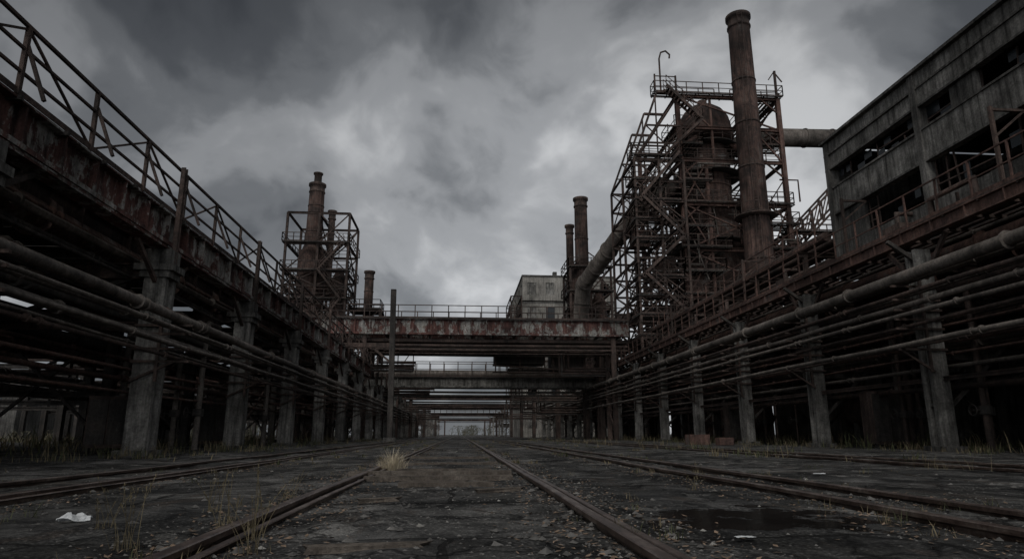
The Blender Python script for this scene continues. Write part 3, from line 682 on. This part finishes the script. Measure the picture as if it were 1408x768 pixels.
m=MB(); m.lathe(-21.6,93,[(.9,36.0),(.7,36.6),(.55,36.9),(.55,37.9),(.7,38.0),(.7,38.2),(.45,38.2),(.4,37.5)],16); part('tip',m,RUSTD,s)
stack(-19.6,95,33.0,.5,.5,'thin dark flue beside the braced tower',RUSTD,20,cap=True,ladder=False,seg=12)
s=stack(-15.8,110,27.5,.85,.75,'short rusty chimney above the rack roofs',STACK,0,rings=(20,24),ladder=False,seg=16)
r=root('service_platform',(-15.8,108,0),'small railed steel platform around a short chimney','platform')
m=MB(); lattice(m,[-18.5,-13.4],[107,112],[0,9,15,20.5],.3,.25,.15,.8); part('frame',m,RUSTD,r)
rl=MB(); ringrail(rl,-18.5,-13.4,107,112,20.6,1.5,.0,.1); m=MB(); m.box(-18.6,-13.3,106.9,112.1,20.5,20.6); part('platform',m,STEEL,r); part('railing',rl,RUSTD,r)
# ---------------------------------------------------------------- mid right chimneys
stack(17.1,90,34.2,1.05,.92,'dark steel chimney with flared rim above gas plant',STACK,14,rings=(24,28),ladder=True)
stack(15.9,93,31,.6,.55,'slender dark chimney beside a larger one',STACK,14,ladder=False,seg=14)
r=root('gas_cleaning_plant',(18,92,0),'dark braced steel plant with vessels under twin chimneys','industrial plant')
m=MB(); lattice(m,[15.2,18,21.0],[89,95],[7,12,14,16,18,20,23.5],.28,.2,.13,.7)
for x in (15.2,18,21.0): m.beam((x,89,23.5),(17.4,90,26.5),.15)
part('frame',m,RUSTD,r)
for a in ((17,91,[(1.7,7),(1.7,22),(1.1,24.5)]),(19.8,92,[(1.1,7),(1.1,19),(.3,21)])):
    m=MB(); m.lathe(*a,18); part('vessel',m,STACK,r)
m=MB(); rl=MB()
for z in (16.1,20.1,23.6): m.grate(14.9,21.4,88.6,90,z,.1); ringrail(rl,14.9,21.4,88.6,95.4,z+.1,1.2,.03,.09)
part('platform',m,STEEL,r); part('railing',rl,RUSTD,r)
# ---------------------------------------------------------------- mid concrete building
r=root('workshop_building',(17,140,0),'weathered beige multi-storey concrete workshop with dark windows','building')
bx0,bx1,by0,by1,bz=11.8,30.0,125.0,160.0,30.8
m=MB()
levels=[0,5.2,10.4,15.6,20.8,25.6]
nb=5; bw=(bx1-bx0)/nb
for li,z in enumerate(levels):
    m.box(bx0,bx1,by0,by0+.4,z,z+1.6); m.box(bx0,bx1,by0,by0+.4,z+4.0,z+5.2)
    for i in range(nb+1):
        xc=bx0+i*bw; m.box(max(bx0,xc-.95),min(bx1,xc+.95),by0,by0+.4,z+1.6,z+4.0)
    m.box(bx0,bx0+.4,by0+.4,by1,z,z+1.6); m.box(bx0,bx0+.4,by0+.4,by1,z+4.0,z+5.2)
    for i in range(8):
        yc=by0+.4+i*(by1-by0-.4)/7; m.box(bx0,bx0+.4,max(by0+.4,yc-1.4),min(by1,yc+1.4),z+1.6,z+4.0)
m.box(bx1-.4,bx1,by0+.4,by1,0,bz); m.box(bx0+.4,bx1-.4,by1-.4,by1,0,bz)
part('wall',m,BRICKL,r)
m=MB(); m.box(bx0+.4,bx1-.4,by0+.4,by1-.4,bz-.8,bz-.6)
for z in levels[1:]: m.box(bx0+.4,bx1-.4,by0+.4,by1-.4,z-.2,z)
part('roof',m,CONCD,r)
m=MB(); m.box(bx0-.15,bx1+.15,by0-.15,by0+.45,bz+.003,bz+.3); m.box(bx0-.15,bx0+.45,by0+.45,by1,bz+.003,bz+.3); part('parapet',m,CONCD,r)
m=MB(); m.box(bx0+6.5,bx0+7.3,by0+3,by0+4,bz-.6,bz+1.8); part('vent_stack',m,CONCD,r)
m=MB()
for z in levels[1:]: m.box(bx0-.06,bx1,by0-.06,by0,z-.1,z+.15)
part('cornice',m,CONCD,r)
for li,z in enumerate(levels):
    for i in range(nb):
        xa=bx0+i*bw+.95; xb=bx0+(i+1)*bw-.95
        m=MB(); 
        for k in range(4): m.beam((xa+(xb-xa)*k/3,by0+.2,z+1.6),(xa+(xb-xa)*k/3,by0+.2,z+4.0),.07)
        for k in range(3): m.beam((xa,by0+.2,z+1.6+k*1.2),(xb,by0+.2,z+1.6+k*1.2),.07)
        if R.random()<.6: m.box(xa,xb,by0+.24,by0+.26,z+1.6,z+1.6+R.choice((1.2,2.4)))
        part('window',m,GLASS,r)
        if R.random()<.35: m=MB(); m.box(xa,xa+(xb-xa)*R.choice((.5,1)),by0+.1,by0+.16,z+1.6,z+4.0); part('infill_panel',m,CONC,r)
m=MB(); ringrail(m,bx0-2.2,bx0-.1,by0+1,by0+14,24,1.2,.0,.1)
lattice(m,[bx0-2.2,bx0-.1],[by0+1,by0+14],[6,12,18,24,27],.2,.16,.1,.5); part('fire_escape',m,RUSTD,r)
def shed(x0,x1,y0,y1,h,label):
    r=root('shed',((x0+x1)/2,y0,0),label,'shed')
    m=MB(); m.box(x0,x1,y0,y1,0,h); part('wall',m,CONCD,r)
    n=int((x1-x0)/2.4)
    for i in range(n):
        m=MB(); xa=x0+.6+i*(x1-x0-1)/n; m.box(xa,xa+1.3,y0-.03,y0-.004,h*.45,h*.8)
        part('window',m,GLASS,r)
    m=MB(); xm=(x0+x1)/2
    m.add([(x0-.4,y0-.3,h),(x1+.4,y0-.3,h),(xm,y0-.3,h+1.6),(x0-.4,y1,h),(x1+.4,y1,h),(xm,y1,h+1.6)],[(0,1,2),(3,5,4),(0,2,5,3),(2,1,4,5),(0,3,4,1)]); part('roof',m,STEEL,r)
shed(-60,-44,70,95,6,'low soot-stained shed beyond the open pipe rack')
shed(-75,-58,120,150,8,'low concrete shed across the waste ground')
# ---------------------------------------------------------------- extra clutter beneath racks
def tank(x,y,z,L,rad,label):
    r=root('storage_tank',(x,y,0),label,'tank')
    m=MB(); m.tube([(x,y-L/2-.35,z),(x,y-L/2-.2,z),(x,y-L/2,z),(x,y+L/2,z),(x,y+L/2+.2,z),(x,y+L/2+.35,z)],[rad*.4,rad*.85,rad,rad,rad*.85,rad*.4],16); part('shell',m,RUSTD,r)
    for yy in (y-L*.3,y+L*.3): m=MB(); m.box(x-rad*.8,x+rad*.8,yy-.12,yy+.12,0,z-rad*.6); part('saddle',m,CONCD,r)
tank(-14.5,34,1.5,4,.8,'rusty horizontal tank on concrete saddles under the rack')
tank(20.5,31,1.6,4,.9,'dark horizontal tank on concrete saddles under the rack')
tank(19,43,1.5,4,.9,'dark horizontal tank on concrete saddles under the rack')
def cabinet(x,y,w,d,h,label):
    r=root('control_cabinet',(x,y,0),label,'cabinet')
    m=MB(); m.box(x-w/2,x+w/2,y-d/2,y+d/2,.15,h); part('body',m,RUSTD,r)
    for a,b_ in ((x-w/2+.05,x-.02),(x+.02,x+w/2-.05)): m=MB(); m.box(a,b_,y-d/2-.03,y-d/2-.003,.25,h-.1); part('door',m,STEEL,r)
    for sx in (-1,1):
        for sy in (-1,1): m=MB(); m.box(x+sx*(w/2-.08)-.05,x+sx*(w/2-.08)+.05,y+sy*(d/2-.08)-.05,y+sy*(d/2-.08)+.05,0,.15); part('leg',m,STEEL,r)
cabinet(-9.3,18.8,1.1,.6,1.5,'rusty metal cabinet between rack columns'); cabinet(-9.6,27.5,1.3,.6,1.9,'rusty metal cabinet between rack columns')
cabinet(16.2,24.4,1.4,.7,2.1,'dark metal cabinet under the pipe rack'); cabinet(16.5,38.5,1.6,.7,2.3,'dark metal cabinet under the pipe rack')
for k in range(60):
    side=k%2; y=R.uniform(10,75)
    x=R.uniform(-12,-8.8) if side else R.uniform(15.5,18); zt=4.3 if side else 5.3
    r=root('drop_pipe',(x,y,0),'thin rusty vertical pipe with a hand valve under the rack','pipe','vertical pipes under the racks')
    rd=R.uniform(.04,.12); m=MB(); m.tube([(x,y,0),(x,y,zt-.2),(x,y+.15,zt),(x,y+1.2,zt)],rd,8); part('pipe_run',m,R.choice((RUSTD,PIPE)),r)
    m=MB(); m.tube([(x,y,1.1),(x,y,1.35)],rd*1.9,8); m.tube([(x-rd,y,1.22),(x-rd-.3,y,1.22)],.03,6)
    m.tube([(x-rd-.3,y+.17*math.cos(a),1.22+.17*math.sin(a)) for a in [2*math.pi*q/10 for q in range(11)]],.02,5); part('valve',m,STEEL,r)
r=root('side_bracing',(-12.5,60,0),'rusty diagonal bracing and cable trays inside the rack','bracing')
m3=MB()
for y in LY[:-1]:
    if R.random()<.7: m=MB(); m.beam((-12.5,y,.4),(-12.5,y+7.05,4.6),.09); part('brace',m,RUSTD,r)
    if R.random()<.7: m=MB(); m.beam((-17,y,4.7),(-17,y+7.05,.4),.09); part('brace',m,RUSTD,r)
    m3.beam((-8,y,4.2),(-8,y+1.5,5.2),.1); m3.beam((-8,y,4.2),(-8,y-1.5,5.2),.1)
    m3.box(-8.9,-8.5,y,y+7.05,3.95,4.0)
part('cable_tray',m3,RUSTD,r)
r=root('side_bracing',(19,60,0),'rusty diagonal bracing and cable trays inside the rack','bracing')
m2=MB()
for y in RY[:-1]:
    if R.random()<.7: m=MB(); m.beam((19,y,.4),(19,y+7.1,5.6),.1); part('brace',m,RUSTD,r)
    m2.beam((15,y,5.2),(15,y+1.4,6.65),.12); m2.beam((15,y,5.2),(15,y-1.4,6.65),.12)
    m2.box(15.2,15.6,y,y+7.1,5.6,5.64); m2.ibeam((15.1,y,2.2),(15.1,y+7.1,2.2),.1,.14)
part('cable_tray',m2,RUSTD,r)
# ---------------------------------------------------------------- vegetation & debris
def blade(mb,x,y,z,h,w,lean,a):
    dx,dy=math.cos(a)*lean,math.sin(a)*lean; wx,wy=-math.sin(a)*w,math.cos(a)*w
    mb.add([(x-wx,y-wy,z),(x+wx,y+wy,z),(x+dx*.4+wx*.7,y+dy*.4+wy*.7,z+h*.6),(x+dx*.4-wx*.7,y+dy*.4-wy*.7,z+h*.6),(x+dx,y+dy,z+h)],[(0,1,2,3),(3,2,4)])
def tuft(mb,x,y,n,h,spread,w=.006):
    for i in range(n):
        a=R.uniform(0,6.28); d=abs(R.gauss(0,spread)); hh=h*R.uniform(.4,1.1)
        blade(mb,x+math.cos(a)*d,y+math.sin(a)*d,-.02,hh+.01,w*R.uniform(.6,1.3),hh*R.uniform(.2,1.0),R.uniform(0,6.28))
g=MB(); d=MB()
for i in range(2000):
    rx=R.choice((-1.3,.95,2.6,3.6,-3.3,-4.5,7.3,8.7,-7.6,-8.4,14.6,15.5,14,-6.8,-2.6,5.4,-7.2)); y=2.6+60*R.random()**1.5
    if noise.noise((rx*3,y*.35,1))<-.05: continue
    x=rx+R.gauss(0,.25 if abs(rx)<6 else .7)
    big=abs(rx)>6; h=R.uniform(.03,.12) if not big else R.uniform(.08,.4)
    tuft(g if R.random()<.45 else d,x,y,R.randint(6,14),h,.06 if not big else .2,.003 if y<12 else .01)
for i in range(1200):
    x=R.choice((-1,-1,1)); x=(-9-R.random()*32) if x<0 else (15+R.random()*10); y=R.uniform(8,80)
    tuft(g if R.random()<.4 else d,x,y,9,R.uniform(.2,.8),.35,.02)
mesh_obj('weeds',g,GRASSG,kind='stuff'); mesh_obj('dry_weeds',d,GRASSD,kind='stuff')
for (x,y,hh) in ((-1.0,3.5,.34),(-1.28,3.9,.28),(-.88,3.1,.22),(-1.6,4.7,.26),(2.2,6.3,.14),(-1.35,5.6,.22),(-1.9,3.9,.18),(-1.5,3.3,.3)):
    r=root('tall_weed',(x,y,0),'thin dry seeding weed growing through the asphalt','weed','tall weeds by the rails')
    m=MB()
    for i in range(8):
        a=R.uniform(0,6.28); l=R.uniform(.03,.14); h=hh*R.uniform(.6,1.1)
        p=[(x+R.uniform(-.05,.05),y+R.uniform(-.05,.05),-.01)]
        for q in range(1,5): p.append((p[0][0]+math.cos(a)*l*(q/4)**1.5,p[0][1]+math.sin(a)*l*(q/4)**1.5,h*q/4))
        m.tube(p,[.0018,.0016,.0014,.0011,.0008],4,False)
        for q in range(9):
            c=Vector(p[3]).lerp(Vector(p[4]),R.random()); blade(m,c.x,c.y,c.z,.013,.002,.014,R.uniform(0,6.28))
    part('stem',m,GRASSD,r)
    m=MB(); tuft(m,x,y,14,hh*.35,.05,.002); part('leaf',m,GRASSD,r)
r=root('dry_grass_tuft',(-.97,10,0),'pale straw-coloured dry grass clump beside a rail','grass clump')
m=MB(); 
for i in range(420):
    a=R.uniform(0,6.28); dd=.2*R.random(); hh=R.uniform(.08,.36)*(1.05-dd*2.8)
    blade(m,-.97+math.cos(a)*dd,10+math.sin(a)*dd,-.01,hh,.0035,.03+hh*R.uniform(.1,.9),a+R.uniform(-1.2,1.2))
part('blade',m,STRAW,r)
def stone(mb,x,y,s,zz=0):
    vs=[]
    for (a,b_,c) in ((1,0,0),(-1,0,0),(0,1,0),(0,-1,0),(0,0,1),(0,0,-1)):
        k=s*R.uniform(.6,1.2); vs.append((x+a*k+R.uniform(-.3,.3)*s,y+b_*k+R.uniform(-.3,.3)*s,zz+s*.15+c*k*.6))
    mb.add(vs,[(0,2,4),(2,1,4),(1,3,4),(3,0,4),(2,0,5),(1,2,5),(3,1,5),(0,3,5)])
m=MB(); m2=MB()
for i in range(15000):
    y=2.0+22*R.random()**1.9
    x=R.gauss(R.choice((-1.15,.78,-.2,2.75,3.42,-3.46,-1.15,.78,.9)),.3) if R.random()<.78 else R.uniform(-8,12)
    if (x-1.85)**2/.5+(y-4.15)**2/.2<1: continue
    s=R.uniform(.004,.013) if R.random()<.94 else R.uniform(.015,.04)
    stone(m if R.random()<.93 else m2,x,y,s,gz(x,y))
mesh_obj('gravel',m,STONE,kind='stuff'); mesh_obj('rubble_chips',m2,CHIP,kind='stuff')
m=MB()
for i in range(9000):
    y=2.2+26*R.random()**1.7; x=R.gauss(R.choice((-.9,-1.4,.6,1.1,2.5,3.0,3.7,-3.2,-1.2)),.16); s=R.uniform(.006,.024); a=R.uniform(0,6.28); z=gz(x,y)+.004
    c,sn=math.cos(a)*s,math.sin(a)*s
    m.add([(x-c,y-sn,z),(x+sn*.6,y-c*.6,z+R.uniform(0,.008)),(x+c,y+sn,z+R.uniform(0,.012)),(x-sn*.6,y+c*.6,z+.003)],[(0,1,2,3)])
mesh_obj('leaf_litter',m,LEAF,kind='stuff')
def paper(x,y,s,label,name='plastic_bag',hh=.9):
    o=MB(); n=11; vs=[]
    for j in range(n):
        for i in range(n):
            u=(i/(n-1)-.5)*2; v=(j/(n-1)-.5)*2
            vs.append((u*s+R.uniform(-.08,.08)*s,v*s*.5+u*s*.2+R.uniform(-.08,.08)*s,max(.002,.25*hh*s+hh*s*noise.noise((u*1.4+x,v*1.4,y)))))
    o.add(vs,[(j*n+i,j*n+i+1,(j+1)*n+i+1,(j+1)*n+i) for j in range(n-1) for i in range(n-1)])
    mesh_obj(name,o,PAPER,None,(x,y,0.005),label=label,category='litter')
paper(-2.25,4.25,.075,'crumpled dirty white plastic bag lying on asphalt',hh=.8)
paper(4.6,8.4,.09,'flat scrap of pale paper on asphalt','paper_scrap',.2)
paper(1.42,3.35,.05,'small pale paper scrap near the puddle','paper_scrap',.2)
for (a,y,x1,y1,w_,lab) in ((-.66,3.05,-.13,3.13,.07,'short splintered brown plank lying between the rails'),(.15,6.0,.6,6.25,.09,'broken grey plank lying on the track bed'),(-.6,7.1,.1,7.2,.1,'broken grey plank lying on the track bed'),(-.75,5.2,-.45,5.35,.06,'small splintered board on the track bed')):
    r=root('wooden_plank',(a,y,.02),lab,'plank','planks scattered on the track')
    m=MB(); m.add([(a,y,.0),(x1,y1,.0),(x1-.02,y1+w_,.0),(a+.01,y+w_*.9,.0),(a+.02,y,.03),(x1-.04,y1,.025),(x1+.02,y1+w_,.03),(a-.02,y+w_*.9,.032)],[(0,3,2,1),(4,5,6,7),(0,1,5,4),(1,2,6,5),(2,3,7,6),(3,0,4,7)]); part('board',m,TIMBER,r)
for k,(x,y,s) in enumerate(((11.9,33,1.0),(12.9,32,.7))):
    r=root('scrap_crate',(x,y,0),'rusty brown scrap box standing near the rack','crate','scrap boxes by the rack')
    m=MB(); m.box(x-s/2,x+s/2,y-s*.4,y+s*.4,0,s*.06); part('floor',m,RUST,r)
    for a,b_ in ((y-s*.4,y-s*.35),(y+s*.35,y+s*.4)): m=MB(); m.box(x-s/2,x+s/2,a,b_,s*.06,s*.5); part('side',m,RUST,r)
    for a,b_ in ((x-s/2,x-s*.46),(x+s*.46,x+s/2)): m=MB(); m.box(a,b_,y-s*.34,y+s*.34,s*.06,s*.5); part('end',m,RUST,r)
m=MB()
def clump(cx,cy,h,wd,nl=150,ls=1.0):
    for i in range(3):
        x=cx+R.uniform(-wd*.3,wd*.3); m.tube([(x,cy,0),(x+R.uniform(-.5,.5)*ls,cy,h*.5),(x+R.uniform(-1.,1.)*ls,cy,h*.95)],[.15*ls,.1*ls,.03],5)
    for i in range(nl):
        a=R.uniform(0,6.28); rr=wd*.5*math.sqrt(R.random()); z=h*(.1+.85*R.random()**.9); k=1-.5*(z/h)**2
        x=cx+math.cos(a)*rr*k; y=cy+math.sin(a)*rr*k; s=R.uniform(.12,.34)*ls
        vv=[Vector((R.uniform(-1,1),R.uniform(-1,1),R.uniform(-1,1)))*s+Vector((x,y,z)) for _ in range(4)]
        m.add(vv,[(0,1,2),(0,2,3)])
for i in range(90): clump(-R.uniform(36,120),R.uniform(20,260),R.uniform(2,6),R.uniform(4,8))
for i in range(40): clump(R.uniform(-45,60),R.uniform(290,330),R.uniform(2.5,5.5),R.uniform(5,9))
for i in range(18): clump(R.uniform(32,60),R.uniform(10,110),R.uniform(3,6),R.uniform(4,7))
for i in range(30): clump(-R.uniform(23,36),R.uniform(20,90),R.uniform(.6,1.8),R.uniform(1,2.4),120,.35)
mesh_obj('far_scrub',m,TREE,kind='stuff')
# ---------------------------------------------------------------- world
wd=bpy.data.worlds.new('World'); scene.world=wd; wd.use_nodes=True; nt=wd.node_tree; t=NT(nt)
bg=nt.nodes['Background']
sunel,sunaz=math.radians(50),math.radians(200)
sky=t.n('ShaderNodeTexSky',sky_type='NISHITA',sun_disc=False,sun_elevation=sunel,sun_rotation=sunaz)
tc=t.n('ShaderNodeTexCoord'); D=tc.outputs['Generated']
sep=t.n('ShaderNodeSeparateXYZ'); t.l(D,sep.inputs[0])
zc=t.math('ADD',t.math('MAXIMUM',sep.outputs[2],0.0),.7)
cb=t.n('ShaderNodeCombineXYZ'); t.l(t.math('DIVIDE',sep.outputs[0],zc),cb.inputs[0]); t.l(t.math('DIVIDE',sep.outputs[1],zc),cb.inputs[1])
mp=t.n('ShaderNodeMapping'); mp.inputs['Rotation'].default_value=(0,0,.5); mp.inputs['Scale'].default_value=(1.45,1.45,1); mp.inputs['Location'].default_value=(2.3,4.4,0); t.l(cb.outputs[0],mp.inputs[0])
wn=t.n('ShaderNodeTexNoise'); wn.inputs['Scale'].default_value=2.0; wn.inputs['Detail'].default_value=4; t.l(mp.outputs[0],wn.inputs['Vector'])
ws=t.n('ShaderNodeVectorMath',operation='SCALE'); t.l(wn.outputs['Color'],ws.inputs[0]); ws.inputs['Scale'].default_value=.3
wa=t.n('ShaderNodeVectorMath',operation='ADD'); t.l(mp.outputs[0],wa.inputs[0]); t.l(ws.outputs[0],wa.inputs[1])
n1=t.noise(wa.outputs[0],1.7,8,.48,.0)
n2=t.noise(wa.outputs[0],5.5,6,.5,.0)
nn=t.math('ADD',t.math('MULTIPLY',n1,.76),t.math('MULTIPLY',n2,.24))
dp=t.n('ShaderNodeVectorMath',operation='DOT_PRODUCT'); t.l(D,dp.inputs[0]); dp.inputs[1].default_value=(.19,.872,.452)
gl=t.ramp(dp.outputs['Value'],[(.74,.0),(.88,.3),(.965,.8),(1.0,1.0)],'EASE')
nn=t.math('ADD',nn,t.math('MULTIPLY',gl,.09))
cl=t.ramp(nn,[(.38,(.042,.045,.05)),(.46,(.072,.0765,.083)),(.52,(.125,.131,.139)),(.58,(.22,.227,.237)),(.67,(.39,.397,.405))],'EASE')
low=t.ramp(sep.outputs[2],[(0.0,1.7),(.14,1.35),(.3,1.05),(.45,.92),(.6,.65),(.9,.8)])
c=t.mix(cl,low,1.0,'MULTIPLY')
back_fill=t.ramp(t.math('MULTIPLY',sep.outputs[1],-1.0),[(0.0,0.),(.5,1.)])  # extra brightness added to the unseen sky behind the camera, fills camera-facing faces
gain=t.math('ADD',t.math('MULTIPLY',back_fill,3.2),t.math('ADD',t.math('MULTIPLY',gl,.6),.92))
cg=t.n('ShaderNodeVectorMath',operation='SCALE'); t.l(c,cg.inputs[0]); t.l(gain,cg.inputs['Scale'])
s2=t.n('ShaderNodeVectorMath',operation='SCALE'); t.l(sky.outputs[0],s2.inputs[0]); s2.inputs['Scale'].default_value=.003
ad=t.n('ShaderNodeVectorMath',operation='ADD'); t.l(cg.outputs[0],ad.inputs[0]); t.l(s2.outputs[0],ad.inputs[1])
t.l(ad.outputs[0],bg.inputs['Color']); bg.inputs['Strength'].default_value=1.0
sd=bpy.data.lights.new('sun','SUN'); sd.energy=1.15; sd.angle=math.radians(40); sd.color=(1,.97,.93)
so=bpy.data.objects.new('sun',sd); COL.objects.link(so)
dirv=Vector((math.sin(sunaz)*math.cos(sunel),math.cos(sunaz)*math.cos(sunel),math.sin(sunel)))
so.rotation_euler=dirv.to_track_quat('Z','Y').to_euler(); so.location=(0,0,60)
cd=bpy.data.cameras.new('camera'); cd.lens=36*900/1408; cd.sensor_width=36; cd.clip_end=3000; cd.clip_start=.05
co=bpy.data.objects.new('camera',cd); COL.objects.link(co); co.location=(0,0,.5)
co.rotation_euler=(math.radians(90+13.3),0,math.radians(-4.45)); scene.camera=co
scene.view_settings.view_transform='Standard'; scene.view_settings.look='None'; scene.view_settings.exposure=0
